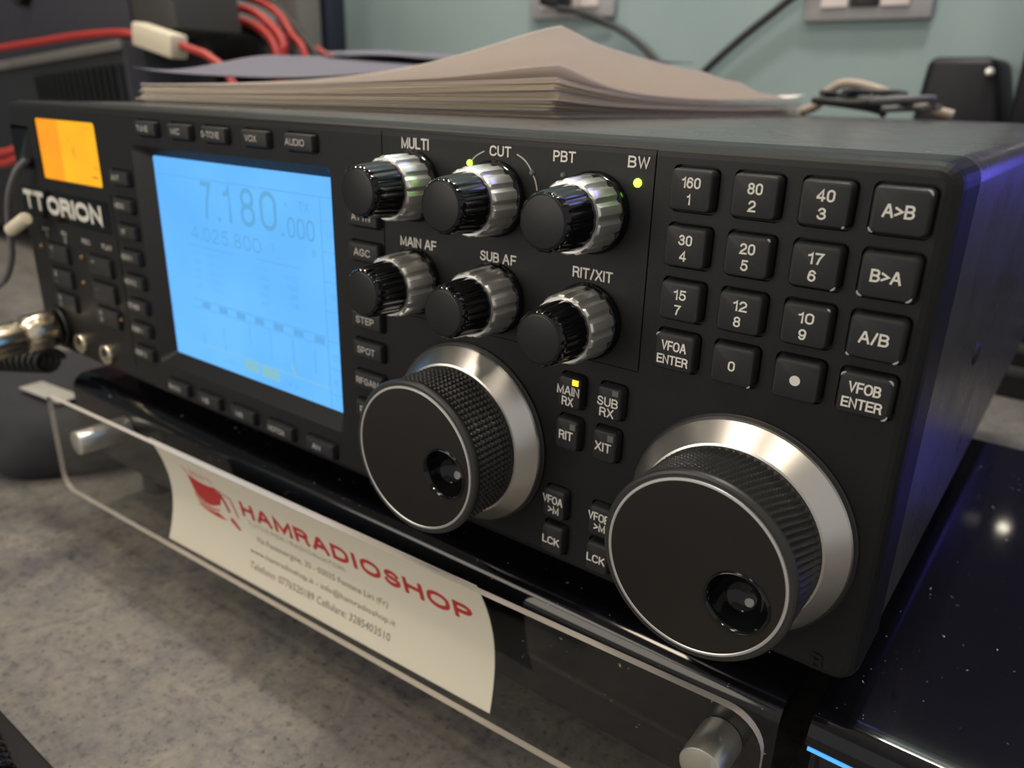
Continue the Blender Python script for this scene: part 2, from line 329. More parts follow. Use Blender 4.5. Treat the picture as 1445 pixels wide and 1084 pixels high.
# grotesque capitals and figures drawn as strokes: unit height, natural width, uniform pen
def _a(cx, cy, rx, ry, d0, d1, n=8): return [(cx+rx*math.cos(math.radians(d0+(d1-d0)*i/n)), cy+ry*math.sin(math.radians(d0+(d1-d0)*i/n))) for i in range(n+1)]
GL = {
 'A': (.70, [[(0, 0), (.31, 1), (.39, 1), (.70, 0)], [(.13, .33), (.57, .33)]]),
 'B': (.62, [[(0, 0), (0, 1), (.34, 1)]+_a(.34, .76, .24, .24, 90, -90)+[(0, .52)], [(.34, .52)]+_a(.36, .26, .26, .26, 90, -90)+[(0, 0)]]),
 'C': (.70, [_a(.37, .68, .33, .32, 25, 180, 8)+_a(.37, .32, .37, .32, 180, 335, 8)]),
 'D': (.66, [[(0, 0), (0, 1), (.30, 1)]+_a(.30, .64, .36, .36, 90, 0, 5)+_a(.30, .36, .36, .36, 0, -90, 5)+[(0, 0)]]),
 'E': (.56, [[(.56, 1), (0, 1), (0, 0), (.58, 0)], [(0, .52), (.52, .52)]]),
 'F': (.54, [[(.54, 1), (0, 1), (0, 0)], [(0, .50), (.48, .50)]]),
 'G': (.72, [_a(.37, .68, .33, .32, 25, 180, 8)+_a(.37, .32, .37, .32, 180, 300, 6)+[(.70, .22), (.70, .47), (.40, .47)]]),
 'H': (.62, [[(0, 0), (0, 1)], [(.62, 0), (.62, 1)], [(0, .52), (.62, .52)]]),
 'I': (.0, [[(0, 0), (0, 1)]]),
 'K': (.62, [[(0, 0), (0, 1)], [(.58, 1), (.03, .40)], [(.22, .60), (.64, 0)]]),
 'L': (.50, [[(0, 1), (0, 0), (.50, 0)]]),
 'M': (.76, [[(0, 0), (0, 1), (.38, .08), (.76, 1), (.76, 0)]]),
 'N': (.62, [[(0, 0), (0, 1), (.62, 0), (.62, 1)]]),
 'O': (.74, [_a(.37, .62, .37, .38, 0, 180, 10)+_a(.37, .38, .37, .38, 180, 360, 10)+[(.74, .62)]]),
 'P': (.58, [[(0, 0), (0, 1), (.32, 1)]+_a(.32, .73, .26, .27, 90, -90)+[(0, .46)]]),
 'R': (.62, [[(0, 0), (0, 1), (.34, 1)]+_a(.34, .75, .26, .25, 90, -90)+[(0, .50)], [(.32, .50), (.54, .38), (.56, .12), (.62, 0)]]),
 'S': (.60, [_a(.30, .74, .26, .26, 15, 180, 8)+[(.10, .60), (.50, .44)]+_a(.30, .27, .30, .27, 20, -170, 9)]),
 'T': (.60, [[(0, 1), (.60, 1)], [(.30, 1), (.30, 0)]]),
 'U': (.62, [[(0, 1), (0, .32)]+_a(.31, .31, .31, .31, 180, 360, 8)+[(.62, 1)]]),
 'V': (.64, [[(0, 1), (.32, 0), (.64, 1)]]),
 'X': (.62, [[(0, 0), (.60, 1)], [(.02, 1), (.62, 0)]]),
 'Y': (.62, [[(0, 1), (.31, .45), (.62, 1)], [(.31, .45), (.31, 0)]]),
 'W': (.90, [[(0, 1), (.22, 0), (.45, .95), (.68, 0), (.90, 1)]]),
 '0': (.50, [_a(.25, .70, .25, .30, 0, 180, 8)+_a(.25, .30, .25, .30, 180, 360, 8)+[(.50, .70)]]),
 '1': (.24, [[(0, .78), (.14, .82), (.24, 1), (.24, 0)]]),
 '2': (.50, [_a(.25, .73, .24, .27, 170, 0, 8)+[(.46, .55), (.08, .20), (.0, 0), (.52, 0)]]),
 '3': (.50, [_a(.24, .76, .21, .24, 165, -80, 8)+[(.20, .53)], [(.24, .53)]+_a(.24, .27, .26, .27, 80, -170, 8)]),
 '4': (.54, [[(.40, 0), (.40, 1), (0, .33), (.0, .24), (.54, .24)]]),
 '5': (.50, [[(.46, 1), (.08, 1), (.03, .50)]+_a(.24, .33, .26, .33, 130, -160, 10)]),
 '6': (.50, [_a(.26, .72, .22, .28, 20, 150, 6)+[(.0, .45)]+_a(.25, .31, .25, .31, 180, 540, 14)]),
 '7': (.50, [[(0, 1), (.50, 1), (.26, .50), (.16, 0)]]),
 '8': (.50, [_a(.25, .76, .22, .24, -90, 270, 14), _a(.25, .27, .25, .27, -90, 270, 14)]),
 '9': (.50, [_a(.24, .28, .22, .28, -160, -20, 6)+[(.50, .55)]+_a(.25, .69, .25, .31, 0, 360, 14)]),
 '>': (.50, [[(0, .78), (.50, .48), (0, .18)]]), '/': (.30, [[(0, -.02), (.30, 1.02)]]), '-': (.30, [[(0, .42), (.30, .42)]]),
 '+': (.5, [[(0, .5), (.5, .5)], [(.25, .25), (.25, .75)]]), '.': (.0, [[(0, 0), (0, .08)]]), ' ': (.12, [])}
def strokes(s, x0, x1, z0, z1, pen, V, F):
    gap = .26; tw = sum(GL[c][0] for c in s)+gap*(len(s)-1)+.0001
    h = z1-z0; sx = (x1-x0-pen)/tw if tw > .01 else 1; sz = h-pen; x = 0
    for c in s:
        wd, L = GL[c]
        for pl in L:
            P = [Vector((x0+pen/2+(x+a)*sx if tw > .01 else (x0+x1)/2, z0+pen/2+b*sz)) for a, b in pl]
            P = [p for i, p in enumerate(P) if i == 0 or (p-P[i-1]).length > 1e-5]
            if len(P) < 2: continue
            T = [(P[i+1]-P[i]).normalized() for i in range(len(P)-1)]
            closed = (P[0]-P[-1]).length < 1e-4
            if not closed: P[0] = P[0]-T[0]*pen/2; P[-1] = P[-1]+T[-1]*pen/2
            b0 = len(V)
            for i, p in enumerate(P):
                t0 = T[i-1] if i or closed else T[0]; t1 = T[i] if i < len(T) else (T[0] if closed else T[-1]); n = Vector((-t0.y-t1.y, t0.x+t1.x)); l = n.length
                if l < .35: n = Vector((-t1.y, t1.x)); k = 1
                else: n /= l; k = min(1/max(n.dot(Vector((-t1.y, t1.x))), .3), 1.9)
                lift = .0035*(len(V)//2 % 60); V.append((*(p+n*pen/2*k), lift)); V.append((*(p-n*pen/2*k), lift))   # crossing strokes never share a plane
            for i in range(len(P)-1): F.append((b0+2*i, b0+2*i+1, b0+2*i+3, b0+2*i+2))
        x += wd+gap
def lettering(lines, y, m, parent, bold=0.012, name='lettering', fn=None, o=None):
    """lines = [(text, x0, x1, z0, z1)] printed on the plane y (or through fn(x, z) on a curved sheet)"""
    V = []; F = []
    for s, x0, x1, z0, z1 in lines:
        if all(c in GL for c in s):
            v2 = []; strokes(s, x0, x1, z0, z1, (z1-z0)*(.125+bold*2.2), v2, F_ := []); b = len(V)
            V += [fn(a, c)-PN*q*.6 if fn else (a, y-q, c) for a, c, q in v2]; F += [tuple(b+i for i in f) for f in F_]; continue
        vs, fs = glyphs(s, bold); b = len(V)
        for a, c in vs:
            x = x0+a*(x1-x0); z = z0+c*(z1-z0); V.append(fn(x, z) if fn else (x, y, z))
        F += [tuple(b+i for i in f) for f in fs]
    o = Vector(o) if o is not None else Vector(((lines[0][1]+lines[0][2])/2, y, (lines[0][3]+lines[0][4])/2))
    me = bpy.data.meshes.new('lettering'); me.from_pydata([(Vector(v)-o)*S for v in V], [], F)
    return link(name, me, m, parent, o)
def poly(pts, y, m, parent, name, th=0.0):
    bm = bmesh.new(); o = Vector((sum(p[0] for p in pts)/len(pts), y, sum(p[1] for p in pts)/len(pts)))
    if th: rings(bm, [[(x, y, z) for x, z in pts], [(x, y-th, z) for x, z in pts]])
    else: bm.faces.new([bm.verts.new((x, y, z)) for x, z in pts])
    return mk(name, bm, m, parent, o, 0)

# ------------------------------------------------------------------ the setting
struct(mk('wall_back', bx(-2600, 1900, 700, 760, -840, 1800), 'wall', None, (0, 700, -840), 0))
struct(mk('wall_left', bx(-2660, -2600, -2200, 760, -840, 1800), 'wall', None, (-2600, 0, -840), 0))
struct(mk('ceiling', bx(-2660, 1900, -2200, 760, 1800, 1850), 'ceil', None, (0, 0, 1800), 0))
struct(mk('floor', bx(-2660, 1900, -2200, 760, -880, -840), 'floor', None, (0, 0, -860), 0))

desk = thing('desk', 'long desk with grey mottled stone-look laminate top under the radio gear', 'desk', (0, 150, -840))
mk('desk_top', bx(-1700, 1300, -420, 697, -122, -90, bev=3), 'stone', desk, (0, 150, -100))
for x in (-1620, 1220):
    for y in (-350, 640):
        mk('leg', bx(x-30, x+30, y-30, y+30, -840, -122, bev=3), 'dgrey', desk, (x, y, -840))

# glossy black decks on which the radio stands (gap between them shows the desk)
def deck(name, x0, x1, label, rad, strip):
    t = thing(name, label, 'stand', ((x0+x1)/2, 120, -90))
    prof = [(rad*(1-math.sin(a)), -14-rad*(1-math.cos(a))) for a in [PI/2*i/10 for i in range(11)]]   # front top rounding
    prof = [(y, z) for y, z in prof]
    zb = -24.5 if strip else -57
    pts = [(240, -14)]+prof+[(0.0, zb+1.8), (1.8, zb), (240, zb)]
    bm = bmesh.new(); rings(bm, [[(x0, y, z) for y, z in pts], [(x1, y, z) for y, z in pts]])
    mk('deck_body', bm, 'piano', t, ((x0+x1)/2, 120, -57), 20)
    for x in (x0+22, x1-22):
        for y in (30, 210):
            mk('foot', rev([(0, 9), (33 if not strip else 27, 10)], 24, c=(0, 0, 0)) if False else cyl((x, y, -90), (x, y, -57), 9, 24), 'rubber', t, (x, y, -90))
    return t
dl = deck('glossy_stand', 14, 417, 'glossy piano-black stand under most of the radio, left of the narrow gap', 9, False)
dr = deck('glossy_stand', 424.6, 900, 'dusty glossy piano-black stand on the right with a thin blue light line under its edge', 8, True)
mk('light_strip', bx(425, 899, 1.6, 3.8, -25.7, -24.6), 'blue', dr, (640, 2, -25))
mk('lower_body', bx(425.4, 899, 3.9, 239, -57, -25.8, bev=1), 'pianoside', dr, (640, 120, -57))

# ------------------------------------------------------------------ the radio transceiver
radio = thing('radio_transceiver', 'black amateur radio with blue display, orange meter window, keypad and two big tuning knobs', 'radio', (213, 220, -14))
X0, X1, H = -7, 433, 130.2
KX = (376.0, 391.7, 407.4, 422.7); KZ = (119.8, 106.1, 92.4, 79.0)
keypad = []     # (x, z, w, h, face y, lines)
def kl2(x, z, a, wa, b, wb): return [(a, x-wa/2+.2, x+wa/2+.2, z+0.55, z+3.15), (b, x-wb/2-.1, x+wb/2-.1, z-3.35, z-0.75)]
K = [[('160', 4.9, '1', .9), ('80', 3.6, '2', 1.8), ('40', 3.9, '3', 1.9), 'A>B'],
     [('30', 3.6, '4', 1.8), ('20', 3.7, '5', 1.8), ('17', 3.5, '6', 1.8), 'B>A'],
     [('15', 3.4, '7', 1.8), ('12', 3.5, '8', 1.8), ('10', 3.6, '9', 1.8), 'A/B'],
     ['VFOA', '0', 'o', 'VFOB']]
for r in range(4):
    for c in range(4):
        x, z = KX[c], KZ[r]; k = K[r][c]; lab = None
        if isinstance(k, tuple): L = kl2(x, z, *k)
        elif k in ('VFOA', 'VFOB'): L = [(k, x-3.5, x+3.5, z+.4, z+3.0), ('ENTER', x-4.5, x+4.3, z-3.3, z-.8)]
        elif k == '0': L = [('0', x-.9, x+.9, z-1.3, z+1.3)]
        elif k == 'o': L = []
        else: L = [(k, x-3.3, x+3.0, z-1.35, z+1.45)]
        keypad.append((x, z, 11.2 if c < 3 else 11.8, 10.2, L, 'keypad_key', (r, c)))
small = []
for (x, z, L) in ((345.0, 60.1, [('MAIN', -4.0, 3.6, -.7, 2.0), ('RX', -2.2, 1.7, -4.0, -1.3)]), (358.1, 60.2, [('SUB', -3.5, 3.2, -.9, 1.8), ('RX', -2.6, 2.0, -4.1, -1.4)]),
                  (344.9, 46.9, [('RIT', -2.5, 2.3, -1.6, 1.2)]), (357.6, 46.9, [('XIT', -2.8, 2.5, -1.6, 1.2)]),
                  (341.6, 22.3, [('VFOA', -3.9, 3.4, .3, 3.0), ('>M', -1.8, 2.1, -3.0, -.3)]), (341.5, 9.8, [('LCK', -3.3, 3.0, -1.5, 1.2)]),
                  (358.1, 22.3, [('VFOB', -3.9, 3.4, .3, 3.0), ('>M', -1.8, 2.1, -3.0, -.3)]), (357.9, 9.8, [('LCK', -3.3, 3.0, -1.5, 1.2)])):
    small.append((x, z, 8.0, 10.0, [(s, x+a, x+b, z+c_, z+d) for s, a, b, c_, d in L], 'mode_key', None))
soft = []
for x, s, wd in ((130.4, 'TUNE', 9), (155.0, 'MIC', 6.5), (179.0, 'S-TONE', 12), (204.1, 'VOX', 7), (229.0, 'AUDIO', 10.5)):
    soft.append((x+.6, 122.6, 15.5, 6.0, [(s, x-wd/2-.8, x+wd/2-.8, 121.5, 123.8)], 'soft_key', None))
for x, s, wd in ((128.9, 'BACK/', 10), (153.6, 'NB', 5), (178.6, 'NR', 5), (204.0, 'NOTCH', 10.5), (229.2, 'AN', 4.8)):
    soft.append((x+1, 7.4, 16.5, 6.2, [(s, x-wd/2-.6, x+wd/2-.6, 6.2, 8.6)], 'soft_key', None))
for z, s, wd in ((100.4, 'ANT', 7), (88.3, 'MENU', 8), (76.5, 'VF', 4.2), (64.9, 'MENU 1', 10), (53.3, 'MENU 2', 10.5), (41.6, 'OTHER', 10.5), (30.2, 'USER 1', 10), (18.5, 'USER 2', 10)):
    soft.append((103.2, z, 15.5, 6.4, [(s, 101.2-wd/2, 101.2+wd/2, z-1.2, z+1.3)], 'soft_key', None))
for z, s, wd in ((112.3, 'PRE', 7), (100.6, 'ATTN', 9), (88.8, 'AGC', 8), (76.7, 'FAST', 8), (65.0, 'STEP', 9), (54.0, 'SPOT', 9), (42.2, 'RFGAIN', 11.5), (31.0, 'PP', 4.5), (19.5, 'BW', 5)):
    soft.append((260.0, z, 14.6, 6.6, [(s, 260.2-wd/2 - (2.6 if s == 'PP' else 0.4), 260.2+wd/2-(2.6 if s == 'PP' else 0.4), z-1.2, z+1.3)], 'soft_key', None))
tiny = []
for x, z, a, b in ((28.5, 56.5, '1', '-'), (28.5, 43.6, '2', '-'), (28.5, 30.6, '3', '0'), (71.5, 56.0, '+', ''), (71.5, 43.0, '-', ''), (71.5, 30.2, 'A', 'B')):
    gx = x-5.2
    L = [(a, gx-1.4, gx+1.4, z+.6, z+3.2)] if a != '-' else [('-', gx-1.4, gx+1.4, z+.6, z+1.6)]
    if b: L.append((b, gx-1.2, gx+1.2, z-2.6, z-.6 if b != '-' else z-1.8))
    tiny.append((x, z, 21.5, 9.2, L, 'memory_key', None))
allkeys = keypad+small+soft+tiny

# front panel casting with its recesses cut in
bm = bmesh.new()
rprism(bm, X0, X1, 0, H, (5, 6, 5.5, 8), [(22, 0), (4.2, 0), (2.4, .35), (1.1, 1.0), (.35, 1.9), (0, 3.2)], 6)
pm = finish(bm, 0)
cb = bmesh.new()
rings(cb, [[(x, -1.0, z) for x, z in rrect(112.4, 243.6, 14.8, 117.0, 2.5)], [(x, 0, z) for x, z in rrect(114, 243, 16.5, 115.3, 2.5)], [(x, 4.4, z) for x, z in rrect(124.3, 239.6, 23.2, 110.9, 1.2)]])
rprism(cb, 24.4, 83.8, 94.0, 122.8, 1.6, [(-1, 0), (1.1, 0)])
rprism(cb, -5.0, 87.0, 72.8, 88.0, 1.0, [(-1, 0), (.9, 0)])
rprism(cb, -3.4, 17.2, 97.2, 118.6, 1.5, [(-1, 0), (2.6, 0)])
for x, z, wd, h, L, nm, rc in allkeys:
    g_ = 0.55 if nm != 'keypad_key' else 0.6
    rprism(cb, x-wd/2-g_, x+wd/2+g_, z-h/2-g_, z+h/2+g_, 1.7 if nm in ('keypad_key', 'mode_key') else 1.2, [(-1, 0), (1.6, 0)], 3)
pm = cut(pm, finish(cb, 0))
cb = bmesh.new()                                    # engraved frame line round the six knobs, and the seam beside the meter section
def frame(bm, x0, x1, z0, z1, wd, d):
    a = [(x0, z0), (x1, z0), (x1, z1), (x0, z1)]; b = [(x0+wd, z0+wd), (x1-wd, z0+wd), (x1-wd, z1-wd), (x0+wd, z1-wd)]
    A = [[bm.verts.new((x, y, z)) for x, z in l] for l in (a, b) for y in (-1, d)]
    o0, o1, i0, i1 = A
    for i in range(4):
        j = (i+1) % 4
        bm.faces.new((o0[i], o0[j], o1[j], o1[i])); bm.faces.new((i0[i], i1[i], i1[j], i0[j])); bm.faces.new((o0[i], i0[i], i0[j], o0[j])); bm.faces.new((o1[i], o1[j], i1[j], i1[i]))
frame(cb, 268.2, 365.2, 70.2, 128.6, 0.45, 0.45)
box(cb, 89.6, 90.3, -1, .6, 8, 92); box(cb, 16.0, 16.5, -1, .4, 22, 64)
pm = cut(pm, finish(cb, 0))
pm.materials.clear()
fp = link('front_panel', pm, 'panel', radio, (0, 0, 0))

case = mk('case', bx(-5, 432.2, 20, 440, .8, 129.8, bev=6, seg=5), 'case', radio, (213, 220, 0))
for y, z in ((110, 63), (385, 63)):
    s_ = rev([(0, .1), (.2, 2.6), (1.0, 3.9), (2.2, 4.3)], 24)
    bmesh.ops.rotate(s_, verts=s_.verts, cent=(0, 0, 0), matrix=Matrix.Rotation(PI/2, 3, 'Z')); bmesh.ops.translate(s_, verts=s_.verts, vec=(433.4, y, z))
    mk('screw', s_, 'dark', radio, (432, y, z))
for x in (31, 398):
    for y in (38, 225):
        mk('foot', cyl((x, y, -14), (x, y, 2), 9, 24, 1), 'rubber', radio, (x, y, -14))

# keys
_km = {}
def keymesh(wd, h, nm):
    k = (wd, h, nm)
    if k not in _km:
        bm = bmesh.new(); r = 1.5 if nm in ('keypad_key', 'mode_key') else .9
        f = 3.0 if nm in ('keypad_key', 'mode_key') else (2.4 if nm == 'soft_key' else 2.0)
        rprism(bm, -wd/2, wd/2, -h/2, h/2, r, [(1.5, 0), (-f+1.0, .1), (-f+.45, .25), (-f+.12, .55), (-f, .95)], 4)
        _km[k] = (finish(bm, 28), f)
    return _km[k]
kob = {}
for x, z, wd, h, L, nm, rc in allkeys:
    me, f = keymesh(wd, h, nm)
    o = link(nm, me, 'key', radio, (x, 0, z))
    if L: lettering(L, -f-.04, 'print' if nm in ('keypad_key', 'mode_key') else 'printdim', o, 0.018 if nm in ('keypad_key',) else 0.012)
    if rc: kob[rc] = o; o['label'] = 'keypad key'
    if rc: del o['label']
    if nm == 'mode_key' and z > 40:
        lit = (x < 350 and z > 55)
        mk('indicator_window', bx(x+1.2, x+3.1, -3.25, -2.8, z+2.7 if z > 55 else z+2.0, z+4.3 if z > 55 else z+3.9), 'yled' if lit else 'oled', o, (x+2, -3, z+3))['label'] = 'lit yellow indicator square' if lit else 'unlit dark indicator square'
    elif nm == 'mode_key' and False: pass
d_ = kob[(3, 2)]
mk('round_dot', rev([(0, 1.25), (-.04, 1.25)], 24, c=(407.3, -3.02, 79.0)), 'print', d_, (407.3, -3, 79))
# worn corners of the right-hand keys
def chip(key, x, z, a0, a1, sx, sz, wd=11.8, h=10.2, r=.22):
    cx = x+sx*(wd/2-1.6); cz = z+sz*(h/2-1.6)
    pts = [(cx+1.25*math.cos(a), -2.75, cz+1.25*math.sin(a)) for a in [a0+(a1-a0)*i/5 for i in range(6)]]
    mk('worn_edge', tube(pts, lambda t: r*(0.35+math.sin(PI*t)), 6, sm=0), 'chip', key, (cx, -2.8, cz))
for (r, c), L in {(0, 3): ((1, 1, 0.1, 1.5), (-1, -1, 3.3, 4.5)), (1, 3): ((-1, -1, 3.3, 4.7), (1, -1, 4.8, 6.1)), (2, 3): ((1, -1, 4.8, 6.0), (-1, -1, 3.6, 4.4)),
                  (3, 3): ((1, -1, 4.8, 6.2), (1, 1, 0.2, 1.4), (-1, 1, 1.7, 2.9)), (1, 2): ((1, -1, 4.9, 6.0),), (2, 2): ((1, 1, .5, 1.3),), (0, 2): ((1, -1, 5.0, 5.6),), (3, 0): ((-1, 1, 1.8, 3.0),), (1, 1): ((1, 1, .4, 1.2),), (3, 1): ((1, -1, 5, 5.8),)}.items():
    for sx, sz, a0, a1 in L: chip(kob[(r, c)], KX[c], KZ[r], a0, a1, sx, sz, 11.8 if c == 3 else 11.2)

# printed legends on the panel
for s, x0, x1, z0, z1 in (('MULTI', 277.2, 288.7, 123.6, 126.9), ('CUT', 312.2, 320.0, 123.6, 126.5), ('PBT', 334.2, 341.4, 123.6, 126.5), ('BW', 357.1, 363.3, 123.7, 126.6),
                          ('MAIN AF', 275.7, 291.5, 93.3, 96.4), ('SUB AF', 309.2, 322.7, 93.2, 96.2), ('RIT/XIT', 342.3, 355.1, 93.3, 96.3)):
    lettering([(s, x0, x1, z0, z1)], -.05, 'print', fp, 0.016)
for pts in ([(310.3, 124.7), (307.4, 123.3), (305.6, 121.8)], [(322.0, 124.6), (324.4, 123.4), (326.0, 122.0), (327.4, 120.0), (328.6, 117.8), (329.3, 115.4)]):
    mk('printed_arc', tube([(x, -.02, z) for x, z in pts], .22, 6), 'printdim', fp, (pts[0][0], 0, pts[0][1]))
lettering([('B', 421.8, 424.9, 2.2, 6.9)], -.35, 'panel', fp, 0.03)['label'] = 'black embossed letter'
def dome(name, x, z, r, m, lab=None, par=radio):
    o = mk(name, rev([(0.3, r), (-.3, r*.95), (-.7, r*.7), (-.9, r*.3)], 20, c=(x, 0, z)), m, par, (x, 0, z))
    if lab: o['label'] = lab
    return o
dome('indicator_led', 360.3, 120.1, 1.15, 'gled', 'bright green lit indicator'); dome('indicator_led', 304.9, 121.1, .95, 'gled', 'small green lit indicator')
dome('indicator_led', 327.4, 120.0, .85, 'oled', 'unlit indicator'); dome('indicator_led', 337.7, 120.2, .85, 'oled', 'unlit indicator')
for x, z in ((7.6, 57.5), (51.7, 57.6), (49.3, 44.2), (69.0+13, 30.8)): dome('indicator_led', x, z, 1.1, 'aled', 'dull amber indicator')

# small concentric knobs
def flute(nf, d):
    return lambda y, a, r: -d*max(0, math.cos(nf*a))**1.5 if r > 5 else 0
def notch(nf, d):
    return lambda y, a, r: -d*max(0, (math.cos(nf*a)-0.15)/.85)**.8 if r > 9.3 else 0
sk_me = finish(rev([(0, 10.9), (-1.2, 10.9), (-2.2, 10.3), (-2.2, 9.0)], 64), 35)
sil = rev([(-2.2, 9.9), (-4.6, 9.95), (-11.2, 9.75), (-11.9, 9.55), (-12.4, 9.1), (-12.4, 8.2)], 144, notch(13, .72))
sil_me = finish(sil, 24)
capb = rev([(-12.2, 8.5), (-12.9, 8.45), (-21.5, 7.75), (-22.6, 7.5), (-23.3, 7.0)], 144, lambda y, a, r: -.26*max(0, math.cos(16*a))**.9*(1 if -23.2 < y < -12.5 else 0.5))
cap_me = finish(capb, 24)
face_me = finish(rev([(-23.2, 6.95), (-23.55, 6.7), (-23.65, 6.2)], 48), 50)
for i, (x, z, lab) in enumerate(((282.1, 112.5, 'MULTI'), (314.4, 111.7, 'CUT'), (347.8, 111.3, 'PBT'), (282.0, 82.4, 'MAIN AF'), (315.1, 82.4, 'SUB AF'), (347.8, 81.5, 'RIT/XIT'))):
    k = link('control_knob', cap_me, 'gloss', radio, (x, 0, z))
    link('outer_ring', sil_me, 'alu2', k, (x, 0, z)); link('skirt', sk_me, 'gloss', k, (x, 0, z)); link('knob_face', face_me, 'capface', k, (x, 0, z))

# big tuning knobs
def knurl(kind):
    def f(y, a, r):
        if not (-23.6 < y < -8.2) or r < 24: return 0
        n = 84
        if kind == 0: u = (n*a/(2*PI)) % 1; v = ((y+8)/1.75) % 1; t = min(1-abs(2*u-1), 1-abs(2*v-1))
        else: u = (n*a/(2*PI)+(y+8)*.16) % 1; v = ((y+8)/1.2) % 1; t = (1-abs(2*u-1))*(.65+.35*(1-abs(2*v-1)))
        return .95*t-.6
    return f
def big_knob(x, z, kind, dx, dz, lab):
    ys = [-7.0, -7.6, -8.2]+[-8.2-.3875*i for i in range(1, 40)]+[-23.8, -24.3, -25.2, -25.8, -26.1, -26.1]
    rs = [24.2, 24.5, 24.5]+[24.5]*39+[24.5, 24.8, 24.9, 24.6, 24.0, 22.9]
    k = link('tuning_knob', finish(rev(list(zip(ys, rs)), 420, knurl(kind), cap1=False), 22), 'grip', radio, (x, 0, z))
    k['label'] = lab
    mk('flange_ring', rev([(.5, 30.1), (-1.8, 30.1), (-2.4, 29.8), (-7.4, 25.2), (-7.6, 24.6)], 128, c=(x, 0, z), cap1=False), 'alu', k, (x, 0, z), 15)
    mk('base_ring', rev([(1, 31.0), (-.7, 31.0), (-1.0, 30.6)], 96, c=(x, 0, z)), 'dark', k, (x, 0, z))
    mk('silver_ring', rev([(-26.0, 23.15), (-26.45, 23.0), (-26.5, 22.5), (-26.3, 22.2)], 128, c=(x, 0, z), cap0=False, cap1=False), 'ring', k, (x, 0, z))
    fm = finish(rev([(-25.5, 22.45), (-26.35, 22.45)], 128), 0)
    c_ = rev([(-27.5, 8.1), (-25.0, 8.1)], 64, c=(dx, 0, dz))
    fm = cut(fm, finish(c_, 0)); fm.materials.clear()
    link('knob_face', fm, 'face', k, (x, 0, z))
    mk('finger_dimple', rev([(-26.3, 8.15), (-26.75, 8.05), (-26.9, 7.7), (-26.6, 7.3), (-24.6, 6.9), (-22.2, 6.0), (-20.4, 4.6), (-19.4, 3.0), (-19.0, 1.4), (-18.95, .2)], 64, c=(x+dx, 0, z+dz), cap0=False), 'gloss', k, (x+dx, -26, z+dz), 60)
big_knob(305.0, 35.2, 0, 12.6, -1.2, 'diamond-knurled grip'); big_knob(397.2, 35.2, 1, 11.6, -4.6, 'ribbed grip')

# display
disp = mk('display', bx(123.6, 240.3, 4.0, 4.9, 22.6, 111.5), 'lcd', radio, (182, 4, 67)); disp['label'] = 'lit blue display'
def L_(lines, m='lcdink', b=0.0): lettering(lines, 3.95, m, disp, b)
L_([('7', 157.2, 164.6, 88.2, 103.4), ('1', 172.6, 177.6, 88.2, 103.4), ('8', 183.6, 193.2, 88.2, 103.4), ('0', 196.2, 206.6, 88.2, 103.4)])
L_([('000', 212.4, 228.2, 87.2, 95.2)])
L_([('4.025.800', 147.0, 195.0, 78.5, 84.6)])
L_([('A', 211.5, 213.0, 98.4, 100.4), ('TX', 219.5, 225.5, 97.6, 101.2), ('B', 226.0, 228.0, 82.0, 84.5), ('1', 202.0, 203.0, 80.2, 84.0)])
def bars(rects, m, name='line'):
    bm = bmesh.new()
    for x0, x1, z0, z1 in rects: box(bm, x0, x1, 3.88, 3.97, z0, z1)
    mk(name, bm, m, disp, (rects[0][0], 3.9, rects[0][2]), 0)
bars([(168.0, 169.8, 88.2, 90.0), (208.8, 210.2, 87.3, 88.7)], 'lcdink', 'decimal_points')
bars([(125, 239.4, 103.9, 104.3), (231.6, 232.0, 23.5, 104), (143, 177, 75.6, 76.0), (190.5, 217.5, 75.9, 76.3), (143, 232, 51.6, 52.0), (143, 232, 48.0, 48.3)]+[(232, 239.4, z, z+.3) for z in (95.7, 84.5, 73.4, 62, 50.4, 39.5, 29)], 'lcdink2')
bars([(149+i*12.5, 155+i*12.5, 48.6, 51.2) for i in range(7)], 'lcdink2', 'scale_blocks')
bars([(143, 232, 30.7, 31.2), (176.5, 186, 26.2, 31), (188, 200, 25.8, 31), (209, 210.6, 31, 36)], 'lcdgreen', 'spectrum_trace')
bars([(147.5, 148, 31, 36), (163, 163.3, 31, 42), (182, 182.3, 38, 48), (196, 196.3, 35, 48), (210.2, 210.7, 33, 47), (223.4, 223.8, 35, 45)], 'lcdink2', 'spectrum_peak')
rows = []
for i, (a, b_) in enumerate((('CW', '500'), ('USB', '3000'), ('LSB', '2400'), ('RF', '100'), ('AF', '30'))):
    z = 71.6-i*3.6
    rows += [(a, 146, 151, z, z+2), (b_, 158, 167, z, z+2), (a, 192, 198, z, z+2)]
    if i < 4: rows.append((b_, 208+i*1.2, 216, z-1.4, z+.8))
L_(rows, 'lcdink2')
L_([('0.5', 234, 238, 90, 92), ('1.0', 234, 238, 78, 80), ('NB', 234, 238, 67, 69), ('10', 234, 237.5, 43, 45.5), ('5', 234.5, 236.5, 33, 35.5), ('14 k', 204, 212, 25.5, 28), ('-10', 160, 170, 26, 28)], 'lcdink2')

